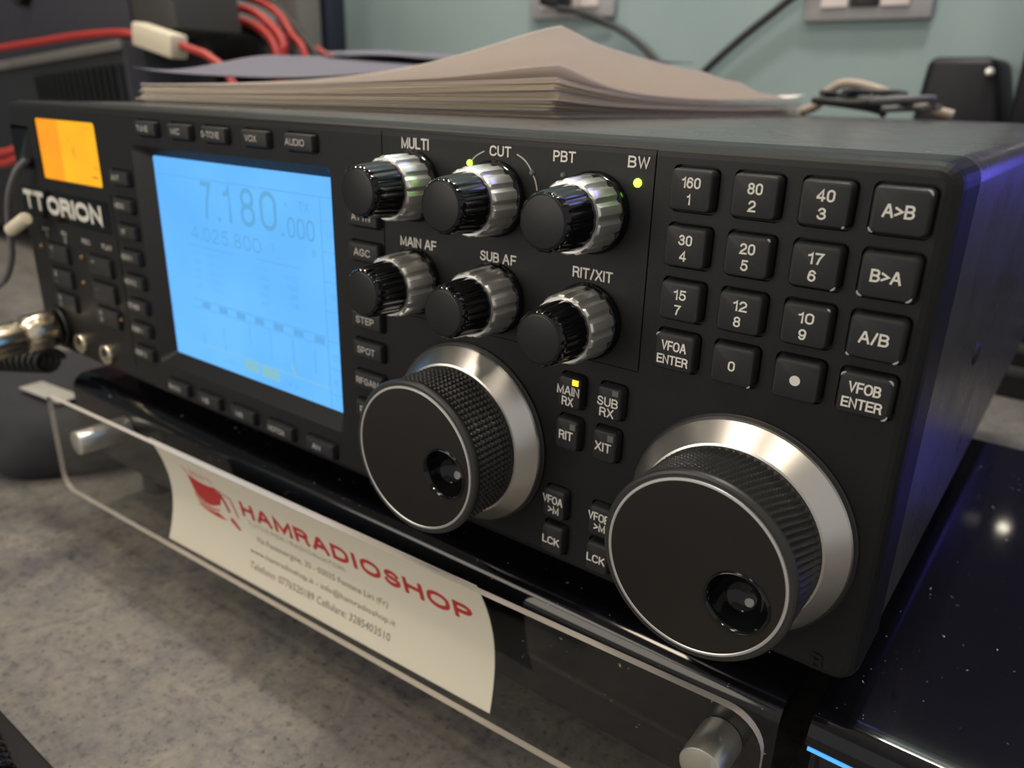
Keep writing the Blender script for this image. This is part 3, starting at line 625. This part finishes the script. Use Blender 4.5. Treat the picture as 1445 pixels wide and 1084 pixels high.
# meter window
mt = mk('meter_window', bx(46.5, 83.6, .85, 1.05, 94.1, 122.7), 'orange', radio, (54, .9, 108)); mt['label'] = 'orange backlit meter, right part'
m2 = mk('meter_window', bx(24.5, 46.5, .85, 1.05, 94.1, 122.7), 'orange_reflection', radio, (35, .9, 108)); m2['label'] = 'orange backlit meter, left part darkened by a painted reflection'
for pts in ([(58, 109), (60, 111.5), (59.4, 108), (61, 105.6), (60, 106)], [(73, 98), (80, 97.6), (79, 98.6), (75, 98.9)], [(70, 120), (77, 119.7), (77, 120.2)], [(76, 103), (81, 101.4), (80, 102.6)], [(54.5, 113.8), (57, 114.2), (55.5, 113.2)]):
    poly(pts, .8, 'meterink', mt, 'meter_mark')
# power rocker at the far left
bm = bmesh.new(); rings(bm, [[(-2.6, 2.4, 98), (16.4, 2.4, 98), (16.4, 2.4, 117.8), (-2.6, 2.4, 117.8)], [(-1, -.8, 99), (9.5, -2.2, 99), (14.8, .4, 117), (-1, -.8, 117)]])
mk('power_switch', bm, 'gloss', radio, (7, 0, 108))
# badge
lettering([('TT', -3.8, 18.5, 76.6, 86.3), ('ORION', 22.3, 77.5, 75.9, 85.2)], .45, 'print', radio, 0.062, name='badge_lettering')
mk('badge_plate', bx(-4.8, 86.8, .5, 1.2, 73, 87.8), 'gloss', radio, (41, 1, 80))
lettering([('ANT', 12.6, 20.2, 66.4, 68.6), ('1', 15.6, 17.2, 63.0, 65.6)], -.05, 'printdim', fp, 0.02)
lettering([('RX', 33.6, 39.2, 66.2, 68.6), ('2', 35.2, 37.6, 62.8, 65.4)], -.05, 'printdim', fp, 0.02)
lettering([('REC', 54.4, 63.0, 65.0, 67.4)], -.05, 'printdim', fp, 0.02); lettering([('PLAY', 74.2, 83.6, 64.8, 67.4)], -.05, 'printdim', fp, 0.02)
for x, z in ((36.2, 9.3), (63.3, 9.1)):
    j = mk('jack_socket', rev([(.5, 5.5), (-1.6, 5.5), (-2.3, 5.1), (-2.5, 4.5), (-2.3, 3.3), (4, 3.1)], 40, c=(x, 0, z), cap1=False), 'nickel', radio, (x, 0, z))
    mk('socket_hole', rev([(-1.2, 3.2), (-1.0, 3.0)], 24, c=(x, 0, z)), 'dark', j, (x, -1, z))
mk('microphone_socket', rev([(.5, 11.3), (-2, 11.3), (-2.6, 10.6), (-2.6, 8)], 40, c=(14, 0, 14.5)), 'dark', radio, (14, 0, 14.5))

# ------------------------------------------------------------------ microphone plug and its lead
plug = thing('microphone_plug', 'gold and nickel round plug screwed into the lower left corner of the radio', 'plug', (14, -4, 14.5))
A0 = Vector((14, -3, 14.5)); AD = Vector((-.06, -1, -.10)).normalized()
def at(t): return A0+AD*t
mk('coupling_nut', cyl(at(0), at(17), 10.2, 48, 2.2), 'nickel', plug, tuple(A0))
mk('barrel', cyl(at(17), at(52), 9.0, 48, 1.2), 'nickel', plug, tuple(at(18)))
mk('rear_collar', cyl(at(51), at(62), 9.8, 48, 1.6), 'nickel', plug, tuple(at(52)))
mk('cable_gland', cyl(at(60), at(95), 7.5, 32, 1.5), 'alu', plug, tuple(at(60)))
mk('lead', tube([at(90), at(120), at(160)+Vector((-10, 0, -12)), at(220)+Vector((-60, 0, -60)), Vector((-190, -230, -86))], 3.2), 'blkcable', plug, tuple(at(90)))
coil = thing('coiled_cable', 'black coiled cable lying below the gold plug at far left', 'cable', (-30, -10, -14))
pts = []
for i in range(0, 25*12):
    a = 2*PI*i/12; t = i/(25*12)
    base = Vector((8-96*t, -6-40*t, -5.5-8*t)); pts.append(base+Vector((1.2*math.cos(a), 6.2*math.cos(a), 6.2*math.sin(a))))
mk('coil', tube(pts, 1.5, 8, sm=0), 'blkcable', coil, (-30, -10, -10), 60)
gc = thing('grey_cable', 'thin grey lead hanging past the left end of the radio with a cream plug', 'cable', (-8, -9, 51))
mk('lead', tube([(16, -3, 102.5), (12, -7, 97), (4, -9, 86), (-3, -9, 74), (-6, -9, 62), (-10, -9, 50), (-24, -9, 36), (-60, -6, 20), (-140, -20, -40), (-230, -40, -87)], 1.7), 'gcable', gc, (0, -9, 75))
mk('cream_plug', cyl((3.5, -12, 66.5), (20.5, -10, 74.5), 3.3, 24, .8), 'cream', gc, (10, -10, 70))

# ------------------------------------------------------------------ acrylic card holder and card
PO = Vector((55, -30, 0)); PE = Vector((363, 13, 0)).normalized(); PN = Vector((-PE.y, PE.x, 0))
PL = 363.2
def P_(a, z, off=0): return PO+PE*a+PN*off+Vector((0, 0, z))
hold = thing('acrylic_plate', 'clear acrylic plate on round metal standoffs in front of the glossy stand', 'sign holder', tuple(P_(180, -58)))
out = rrect(0, PL, -58.5, -7.2, (9, 9, 11, 2.5), 8)
bm = bmesh.new(); rings(bm, [[P_(a, z, 0) for a, z in out], [P_(a, z, 2.4) for a, z in out]])
o = Vector(P_(180, -58)); bmesh.ops.translate(bm, verts=bm.verts, vec=-o)
me = finish(bm, 0); me.materials.append(M['acrylic']); me.materials.append(M['acredge'])
for p in me.polygons:
    if len(p.vertices) == 4: p.material_index = 1
link('acrylic_sheet', me, None, hold, o)
for a, z, r in ((17, -29.5, 6.2), (347.4, -33.6, 6.4)):
    p = P_(a, z, 2.5); q = Vector((p.x, -.2, p.z))
    s_ = mk('standoff', cyl(tuple(p), tuple(q), r, 48, .5), 'alu2', hold, tuple(p))

CA0, CA1 = 83.8, 268.0
def cardf(a, z, off=0):
    t = min(1, max(0, (z+62)/(62-8.2)))                       # 0 bottom, 1 top edge
    b = 3.6+6.5*max(0, math.sin(PI*t))**.9+(1-t)*1.2+1.0*(1-t)*(a-CA0)/(CA1-CA0)
    return P_(a+(1-t)*(1.0+3.2*(a-CA0)/(CA1-CA0)), z, b+off)
bm = bmesh.new(); na, nz = 24, 28; G = []
for s_, off in ((0, 0), (1, .3)):
    G.append([[bm.verts.new(cardf(CA0+(CA1-CA0)*i/na, -60+(60-8.0)*j/nz, off)) for j in range(nz+1)] for i in range(na+1)])
for i in range(na):
    for j in range(nz):
        bm.faces.new((G[0][i][j], G[0][i+1][j], G[0][i+1][j+1], G[0][i][j+1])); bm.faces.new((G[1][i][j], G[1][i][j+1], G[1][i+1][j+1], G[1][i+1][j]))
for i in range(na):
    for j in (0, nz): bm.faces.new((G[0][i][j], G[0][i+1][j], G[1][i+1][j], G[1][i][j]))
for j in range(nz):
    for i in (0, na): bm.faces.new((G[0][i][j], G[0][i][j+1], G[1][i][j+1], G[1][i][j]))
card = thing('business_card', 'curved cream card with red shop name tucked behind the acrylic plate', 'card', tuple(P_(176, -60, 5)))
mk('card_sheet', bm, 'card', card, tuple(P_(176, -60, 5)), 60)
def cprint(lines, m, bold, name='lettering'):
    o = cardf((lines[0][1]+lines[0][2])/2, lines[0][3], -.08)
    return lettering(lines, 0, m, card, bold, name, fn=lambda x, z: cardf(x, z, -.08), o=o)
letters = 'HAMRADIOSHOP'; wds = [8.2, 9.2, 10.6, 8.2, 9.2, 9.0, 2.6, 10.2, 7.8, 9.0, 10.2, 8.2]
tot = sum(wds); x = 136.5; L = []; sc_ = (260.5-136.5)/(tot+1.9*11)
for i, (c, wd) in enumerate(zip(letters, wds)):
    zz = -31.6+1.6*(x-136)/124; L.append((c, x, x+wd*sc_, zz, zz+7.6)); x += (wd+1.9)*sc_
cprint(L, 'red_ink', 0.052)
cprint([('TUTTO PER I RADIOAMATORI', 138.8, 197.0, -35.2, -33.2)], 'linkk', 0.0)
cprint([('Via Fontevergine, 35 - 03035 Fontana Liri (Fr)', 143.8, 219.0, -42.4, -39.0)], 'ink', 0.0)
cprint([('www.hamradioshop.it - info@hamradioshop.it', 139.5, 223.0, -48.4, -45.2)], 'ink', 0.0)
cprint([('Telefono: 0776520189 Cellulare: 3285403510', 140.5, 221.0, -54.2, -51.2)], 'ink', 0.0)
def cshape(pts, m, name='logo', off=-.1):
    pts = [(101.5+(a-103.2)*1.12, z) for a, z in pts]; bm = bmesh.new()
    o = cardf(pts[0][0], pts[0][1], off); vs = [bm.verts.new(cardf(a, z, off)) for a, z in pts]; bm.faces.new(vs)
    return mk(name, bm, m, card, tuple(o), 0)
def arc(x0, z0, x1, z1, sag, n=8): return [(x0+(x1-x0)*i/n, z0+(z1-z0)*i/n+sag*math.sin(PI*i/n)) for i in range(n+1)]
# red cup on a saucer with steam and a hand-key outline beside it
cshape(arc(103.2, -22.3, 120.5, -23.2, -1.4)+arc(122.4, -27.5, 120.6, -32.2, 0, 2)+arc(119.5, -32.6, 105.2, -32.2, -2.4), 'red_ink')
cshape(arc(103.6, -32.0, 120.2, -34.4, -2.2)+arc(119.0, -35.8, 106.2, -35.2, -1.6), 'lred_ink')
cshape(arc(106.2, -36.0, 118.5, -36.8, -1.0)+arc(123.5, -38.6, 106.4, -37.0, -1.0), 'red_ink')
for i, (a, z, b, d) in enumerate(((100.8, -18.2, 103.4, -22.0), (106, -18.8, 107.2, -21.8), (109, -18.5, 110.4, -21.8), (112.0, -18.8, 114, -21.5), (115.6, -18.6, 119.6, -21.6))):
    cshape([(a, z), (a+.8, z+.2), ((a+b)/2+1.1, (z+d)/2+.3), (b+.7, d), (b, d), ((a+b)/2, (z+d)/2)], 'lred_ink')
cshape([(121.6, -23.5), (122.8, -23.8), (126.6, -33.4), (125.4, -34.2)], 'red_ink')
cshape([(124.2, -24.0), (128.8, -25.4), (131.5, -34.5), (130.6, -34.6), (128.0, -26.4), (124.4, -25.0)], 'lred_ink')
cshape([(125.8, -36.2), (127.4, -36), (131.8, -39.6), (131.2, -40.6), (126.0, -37.8)], 'red_ink')

# ------------------------------------------------------------------ papers on top of the radio
Q1 = Vector((10, 66, 0)); Q2 = Vector((252, 122, 0)); Q3 = Vector((272, 392, 0))
EU = Q2-Q1; EV = Q3-Q2
TZ = 129.45
book = thing('paper_booklet', 'dog-eared booklet of yellowed pages lying open on top of the radio', 'booklet', tuple(Q1+(Q3-Q1)*.5+Vector((0, 0, TZ))))
def stackh(u, v):
    u = max(0.0, u); v = max(0.0, v); a = 8.0+9.5*u**1.5
    c = math.exp(-v*5)
    return a*(c+(1-c)*.42)+1.0*max(0, v-.6)*8*max(0, u-.5)
def page(k, n, m, u0=0, u1=1, v0=0, v1=1, extra=None, name='page', nu=36, nv=30, th=.35):
    bm = bmesh.new(); rnd = random.Random(k*13+5); ju, jv = rnd.uniform(-.010, .008), rnd.uniform(-.012, .008); ph = rnd.uniform(0, 6)
    sl = [[], []]
    for s_ in (0, 1):
        for i in range(nu+1):
            row = []
            for j in range(nv+1):
                u = u0+(u1-u0)*i/nu+ju; v = v0+(v1-v0)*j/nv+jv
                h = stackh(u, v)*(k+.5)/n+.35*math.sin(9*u+ph)*math.sin(3*v+ph)*(k/n)
                if extra: h += extra(u, v)
                p = Q1+EU*u+EV*v; row.append(bm.verts.new((p.x, p.y, TZ+.6+max(h, .05)+(th if s_ else 0))))
            sl[s_].append(row)
    for i in range(nu):
        for j in range(nv):
            bm.faces.new((sl[0][i][j], sl[0][i][j+1], sl[0][i+1][j+1], sl[0][i+1][j])); bm.faces.new((sl[1][i][j], sl[1][i+1][j], sl[1][i+1][j+1], sl[1][i][j+1]))
    for i in range(nu):
        for j in (0, nv): bm.faces.new((sl[0][i][j], sl[0][i+1][j], sl[1][i+1][j], sl[1][i][j]))
    for j in range(nv):
        for i in (0, nu): bm.faces.new((sl[0][i][j], sl[0][i][j+1], sl[1][i][j+1], sl[1][i][j]))
    return mk(name, bm, m, book, tuple(ORG[book.name]), 60)
NP = 12
for k in range(NP):
    page(k, NP, 'leaf' if k % 3 else 'leaf2')
pg = page(NP, NP, 'leaf', extra=lambda u, v: .6+3.5*math.exp(-((1-u)/.16)**2-((v)/.12)**2))
def lut(T, t):
    for (a, b), (c, d) in zip(T, T[1:]):
        if t <= c: k = max(0, (t-a)/(c-a)); k = k*k*(3-2*k); return b+(d-b)*k
    return T[-1][1]
def curl(u, v):
    v = max(0.0, v); d = max(0.0, 1-u)
    return 1.0+lut([(0, 18), (.13, 16.2), (.42, 14), (.6, 10), (.76, 3.5), (.9, .8), (1.0, 3)], v)*math.exp(-(d/.25)**1.4)
page(NP+1, NP+1, 'leaf', extra=curl)['label'] = 'top page curled up at its corner'
def lavsheet(u, v): return 7.5+lut([(.12, 0), (.45, 14), (.8, 19), (1.1, 20)], v)*(1-.35*max(0, u)) + .9*math.sin(9*u+2)+(3.5*math.exp(-max(0, u+.12)*16))
page(NP+2, NP+2, 'lav', -.13, .66, .08, .8, extra=lavsheet)['label'] = 'loose grey-lavender cover sheet folded back'
page(NP+3, NP+3, 'lav', -.10, .70, .55, 1.0, extra=lambda u, v: 4+lavsheet(u, v)+1.2*math.sin(8*u))['label'] = 'second grey-lavender sheet curled behind'
# rough torn cover under the pages
bm = bmesh.new(); rnd = random.Random(3); edge = []
for i in range(60): u = i/59; edge.append((u, -.012-rnd.random()*.018))
for i in range(50): v = i/49; edge.append((1.006+rnd.random()*.012, v))
edge += [(1, 1), (0, 1), (-.01, .5)]
rings(bm, [[(lambda p: (p.x, p.y, TZ+z))(Q1+EU*u+EV*v) for u, v in edge] for z in (.1, .9)])
mk('torn_cover', bm, 'torn', book, tuple(ORG[book.name]), 0)

# ------------------------------------------------------------------ background, left: stacked black boxes and cables
def gearbox(name, label, x0, x1, y0, y1, z0, z1, m, tilt=0, pivot=None, deco=None, bev=3):
    t = thing(name, label, 'equipment', ((x0+x1)/2, y0, z0))
    mk('housing', bx(x0, x1, y0, y1, z0, z1, bev=bev), m, t, ((x0+x1)/2, (y0+y1)/2, z0))
    if deco: deco(t)
    if tilt:
        t.rotation_euler = (0, math.radians(-tilt), 0)
        d = Vector((x0+x1, 0, 0))/2; 
    return t
def fins(t):
    for i in range(15):
        x = -640+i*14.5
        mk('heat_sink_fin', bx(x, x+6, 293, 303, 60, 150), 'dark', t, (x, 300, 60))
    mk('top_trim', bx(-1099, -424, 294, 300.5, 163, 174, bev=2), 'grey', t, (-760, 297, 165))
    for x, zb in ((-1000, -55.5), (-520, -91)): mk('foot', bx(x-20, x+20, 320, 360, zb, -44), 'rubber', t, (x, 340, -90))
lowbox = gearbox('finned_equipment', 'black equipment box with a fin row and pale top trim behind the radio at left', -1100, -425, 300, 410, -45, 174, 'blk', deco=fins)
lowbox.rotation_euler = (0, math.radians(-4.1), 0); lowbox.location.z -= 0.015
def face1(t):
    mk('knob', cyl((-690, 318, 245), (-690, 306, 245), 14, 24, 2), 'dark', t, (-690, 318, 245))
    mk('side_plate', bx(-452, -368, 322, 403, 175.5, 328, bev=3), 'dgrey', t, (-410, 450, 178))
upbox = gearbox('wide_equipment', 'dark blue-grey equipment case on top of the finned box, upper left', -1120, -454, 320, 405, 175, 330, 'navy', deco=face1)
upbox.rotation_euler = (0, math.radians(-4.1), 0); upbox.location.z -= 0.0125

for nm, lab, x0, x1, y0, y1, z1, m in (('power_supply', 'black boxy power supply under the red cables', -682, -469, 505, 555, 212, 'blk'),
                                       ('grey_case', 'narrow grey case standing between red cables and navy case', -517, -466, 560, 600, 330, 'grey'),
                                       ('navy_case', 'tall navy-blue case beside the teal wall at upper left', -512, -461, 604, 640, 330, 'navy2')):
    if m == 'navy2': M['navy2'] = mat('navy_plastic', (0.005, 0.008, 0.020), 0.5)
    t = thing(nm, lab, 'case', ((x0+x1)/2, (y0+y1)/2, -90))
    mk('housing', bx(x0, x1, y0, y1, -90, z1, bev=4), m, t, ((x0+x1)/2, (y0+y1)/2, -90))
    mk('front_recess', bx(x0+8, x1-8, y0-1.5, y0+1, z1-60, z1-12, bev=1), 'dark', t, ((x0+x1)/2, y0, z1-40))
low = thing('power_strip', 'dark power strip standing at the foot of the teal wall', 'power strip', (-470, 660, -90))
mk('housing', bx(-565, -383, 650, 690, -90, 181, bev=8), 'dgrey', low, (-470, 665, -90))
for i in range(4): mk('socket', cyl((-545+i*45, 650.5, 160), (-545+i*45, 646, 160), 12, 20, 1), 'dark', low, (-545+i*45, 640, 160))

def cable(name, label, pts, r, m, group=None, n=10):
    c = mk(name, tube(pts, r, n), m, None, pts[len(pts)//2], 60)
    return tag(c, label, 'cable', group)
cable('red_cable', 'red cable topmost of the bundle arching behind the papers', [(-640, 430, 226), (-546, 430, 234), (-463, 430, 228), (-393, 430, 221), (-350, 430, 202), (-333, 430, 184), (-332, 430, 162), (-332, 450, 20), (-330, 470, -86)], 5.2, 'red')
cable('red_cable', 'red cable lower in the bundle, hugging the dark arch', [(-640, 425, 224), (-549, 425, 219), (-472, 425, 216), (-408, 425, 211), (-363, 425, 199), (-342, 425, 181), (-337, 425, 150), (-340, 440, 10), (-345, 450, -86)], 4.6, 'red')
cable('red_cable', 'red cable falling from the top edge, right of the bundle', [(-520, 470, 262), (-439, 450, 241), (-393, 450, 230), (-362, 450, 216), (-342, 450, 195), (-322, 450, 176), (-312, 450, 120), (-310, 470, -86)], 4.4, 'red')
cable('red_cable', 'short bit of red cable beside the navy case', [(-440, 520, 200), (-370, 480, 189), (-345, 480, 184), (-320, 480, 175), (-303, 480, 162), (-296, 490, 60), (-292, 500, -86)], 4, 'red')
cable('black_cable', 'black cable running under the red bundle', [(-650, 440, 214), (-576, 440, 213), (-481, 440, 209), (-417, 440, 203), (-382, 440, 189), (-370, 440, 162), (-372, 450, 20), (-375, 460, -86)], 6, 'blkcable')
cable('black_cable', 'black cable dropping right of the red bundle', [(-480, 480, 262), (-418, 470, 243), (-381, 470, 220), (-351, 470, 196), (-322, 470, 165), (-300, 480, 60), (-290, 490, -86)], 5, 'blkcable')
pw = thing('connector_lead', 'red twin lead with a cream block connector above the left end of the papers', 'cable', (-283, 255, 176))
mk('left_wire', tube([(-720, 262, 170), (-662, 240, 169), (-509, 240, 177), (-413, 240, 182), (-343, 246, 184), (-318, 252, 181)], 3.6), 'red', pw, (-413, 240, 182))
mk('right_wire', tube([(-258, 256, 173), (-242, 258, 169), (-220, 262, 162), (-190, 262, 140), (-160, 262, 60), (-140, 262, -86)], 3.6), 'red', pw, (-238, 260, 169))
bm = bx(-33, 33, -9, 9, -10.5, 10.5, bev=2.5); bmesh.ops.rotate(bm, verts=bm.verts, cent=(0, 0, 0), matrix=Matrix.Rotation(math.radians(11), 3, 'Y')); bmesh.ops.translate(bm, verts=bm.verts, vec=(-288, 254, 177))
mk('connector_block', bm, 'cream', pw, (-288, 254, 177))
cable('red_cable', 'upper red wire reaching the left end of the radio', [(-520, 150, 60), (-450, 130, 70), (-390, 130, 74), (-354, 130, 77), (-323, 140, 81), (-270, 170, 60), (-230, 200, -86)], 4, 'red', n=8)
cable('red_cable', 'lower dull red wire reaching the left end of the radio', [(-520, 150, 40), (-450, 130, 56), (-395, 130, 64), (-358, 130, 68), (-326, 140, 73), (-282, 170, 50), (-250, 200, -86)], 4, 'red', n=8)

# black pouch with a silver tag at the left, under the gold plug
po = thing('fabric_pouch', 'black fabric pouch with a silver tag lying left of the acrylic plate', 'pouch', (-95, 10, -90))
bm = bmesh.new(); L = []
out = [(-230, 30), (-130, 150), (2, 175), (4, 60), (-20, -2), (-52, -26), (-120, -12), (-200, -2)]
sm = smooth([(x, y, 0) for x, y in out+[out[0]]], 5)[:-1]; cx = sum(p.x for p in sm)/len(sm); cy = sum(p.y for p in sm)/len(sm)
for z, s_ in ((-90, .95), (-84, 1.02), (-72, 1.0), (-64, .93), (-60.5, .75)):
    L.append([(cx+(p.x-cx)*s_, cy+(p.y-cy)*s_, z+1.5*math.sin(p.x*.06)) for p in sm])
mk('pouch_body', rings(bm, L), 'fabric', po, (-95, 10, -90), 60)
bm = bx(-24, 24, -8, 8, -.6, .6, bev=.5); bmesh.ops.rotate(bm, verts=bm.verts, cent=(0, 0, 0), matrix=Matrix.Rotation(math.radians(5), 3, 'Z')); bmesh.ops.translate(bm, verts=bm.verts, vec=(-86, 26, -57.5))
mk('silver_tag', bm, 'tag', po, (-94, 28, -58))

# foreground corner: black desk microphone base with its coiled lead
fb = thing('black_device', 'black device with a coiled lead cut off at the lower left corner', 'device', (150, -125, -90))
mk('device_body', bx(40, 320, -260, -109.2, -90, -80.5, bev=1.2), 'spk2', fb, (150, -125, -90), 30)
pts = []
for i in range(12*16):
    a = 2*PI*i/16; t = i/(12*16); pts.append((166+44*t+2.0*math.cos(a), -118-7*t+4.2*math.cos(a), -74.6+4.2*math.sin(a)))
mk('coiled_lead', tube(pts, 1.6, 8, sm=0), 'gloss', fb, (170, -112, -76), 60)

# ------------------------------------------------------------------ wall sockets and wall cables
def socket(xc, zb, lab, mods):
    t = thing('wall_socket', lab, 'wall socket', (xc, 700, zb), 'socket plates on the teal wall')
    mk('frame', bx(xc-60, xc+60, 691, 700, zb, zb+80, bev=3), 'sockgrey', t, (xc, 700, zb))
    for i, m in enumerate(mods):
        x = xc-42+i*28
        q = mk('socket_module', bx(x, x+26, 687, 692, zb+12, zb+68, bev=1), m, t, (x+13, 690, zb+12))
        for dz in (26, 40, 54): mk('pin_hole', cyl((x+13, 687.2, zb+dz), (x+13, 686.4, zb+dz), 2.6, 12), 'dark', q, (x+13, 687, zb+dz))
    return t
s1 = socket(-119, 225, 'grey-framed wall socket plate above the peak of the papers', ('socket', 'socket', 'socket'))
s2 = socket(222, 214, 'grey-framed wall socket plate toward the upper right with two leads below', ('socket', 'dark', 'socket'))
pl_ = thing('black_plug', 'black plug pushed into the left wall socket plate', 'plug', (-128, 680, 238))
mk('plug_body', bx(-143, -112, 655, 686.5, 236, 290, bev=6), 'blk', pl_, (-128, 680, 240))
mk('lead', tube([(-118, 660, 234), (-95, 672, 230), (-55, 690, 214), (-23, 692, 196), (6, 692, 173), (35, 692, 150), (70, 690, 40), (80, 680, -86)], 4), 'blkcable', pl_, (-55, 690, 214))
cable('black_cable', 'dark lead slanting down from the right wall socket plate', [(205, 690, 262), (158, 688, 241), (131, 688, 222), (97, 688, 196), (61, 688, 164), (30, 688, 128), (-10, 688, 20), (-20, 680, -86)], 4, 'blkcable')

# cable heap on the back of the radio
cable('tan_cable', 'stiff tan cable bent in an arch at the back of the radio', [(262, 420, 132), (273, 420, 137), (279, 420, 146), (291, 420, 152), (313, 420, 148), (337, 420, 139), (361, 420, 133.5)], 3.3, 'tancable')
for i, (lab, dx, dz, m) in enumerate((('black cable loop at the left of the heap behind the papers', -8, 0, 'blkcable'), ('black cable loop in the middle of the heap behind the papers', 8, 2.5, 'blkcable'), ('grey cable loop at the right of the heap behind the papers', 26, 1, 'gcable'))):
    pts = []
    for j in range(22):
        a = 2*PI*j/14; pts.append((306+dx+(24-j*.3)*math.cos(a), 404+(14+j*.2)*math.sin(a)-i*4, 132.6+dz*1.2+j*.35+5*abs(math.sin(a*.5+i))))
    cable('looped_cable', lab, pts, 2.2, m)

# right: loudspeaker and monitor
M['spk'] = mat('speaker_black', (0.006, 0.006, 0.009), 0.5, spec=0.3)
sp = thing('desk_speaker', 'black tapered desk loudspeaker against the wall at upper right', 'loudspeaker', (325, 620, -90))
bm = bmesh.new(); rings(bm, [[(x0, 620, z), (x1, 620, z), (x1+4, 690, z), (x0-4, 690, z)] for x0, x1, z in ((272, 368, -90), (296, 366, 124), (301, 352, 178))])
bmesh.ops.bevel(bm, geom=list(bm.edges), offset=7, segments=3, affect='EDGES', profile=.5)
mk('cabinet', bm, 'spk', sp, (325, 650, -90), 40)
mk('grille', bx(300, 362, 617, 622, -60, 110, bev=3), 'spk', sp, (331, 619, -60))
mk('highlight_stud', cyl((350, 621, 166), (350, 614, 166), 3.5, 16, .8), 'alu', sp, (350, 618, 166))  # small bright stud put in place of a highlight on the cabinet
M['glow_spot'] = mat('added_glow_spot', (0.2, 0.2, 0.2), 0.3, emit=(1.0, 0.93, 0.72), es=12)  # glowing disc added so the glossy stand mirrors a bright spot
mon = thing('monitor', 'black-framed monitor at the right edge with a dim violet picture', 'monitor', (650, 620, -90))
mk('bezel', bx(373, 1010, 600, 640, -10, 560, bev=5), 'spk', mon, (690, 620, 270))
mk('screen', bx(389, 994, 598.6, 602, 8, 545), 'monitor', mon, (690, 600, 270))
mk('picture_window', bx(590, 860, 597.8, 599, 115, 235), 'monwin', mon, (690, 598, 430))
mk('added_glow_spot', rev([(0, 5), (-.6, 4.6)], 24, c=(445, 598.4, 213)), 'glow_spot', mon, (445, 598, 213))
mk('stand_foot', bx(560, 820, 560, 690, -90, -78, bev=4), 'blk', mon, (690, 620, -90)); mk('stand_neck', bx(650, 730, 626, 650, -80, 60, bev=4), 'blk', mon, (690, 640, -80))
dock = thing('ribbed_dock', 'black ribbed dock on the desk below the monitor edge', 'device', (430, 620, -90))
mk('dock_body', bx(385, 480, 560, 596, -90, 20, bev=5), 'blk', dock, (430, 580, -90))
for i in range(4): mk('rib', bx(384, 481, 557, 561, -70+i*20, -62+i*20, bev=1), 'dgrey', dock, (430, 560, -70+i*20))
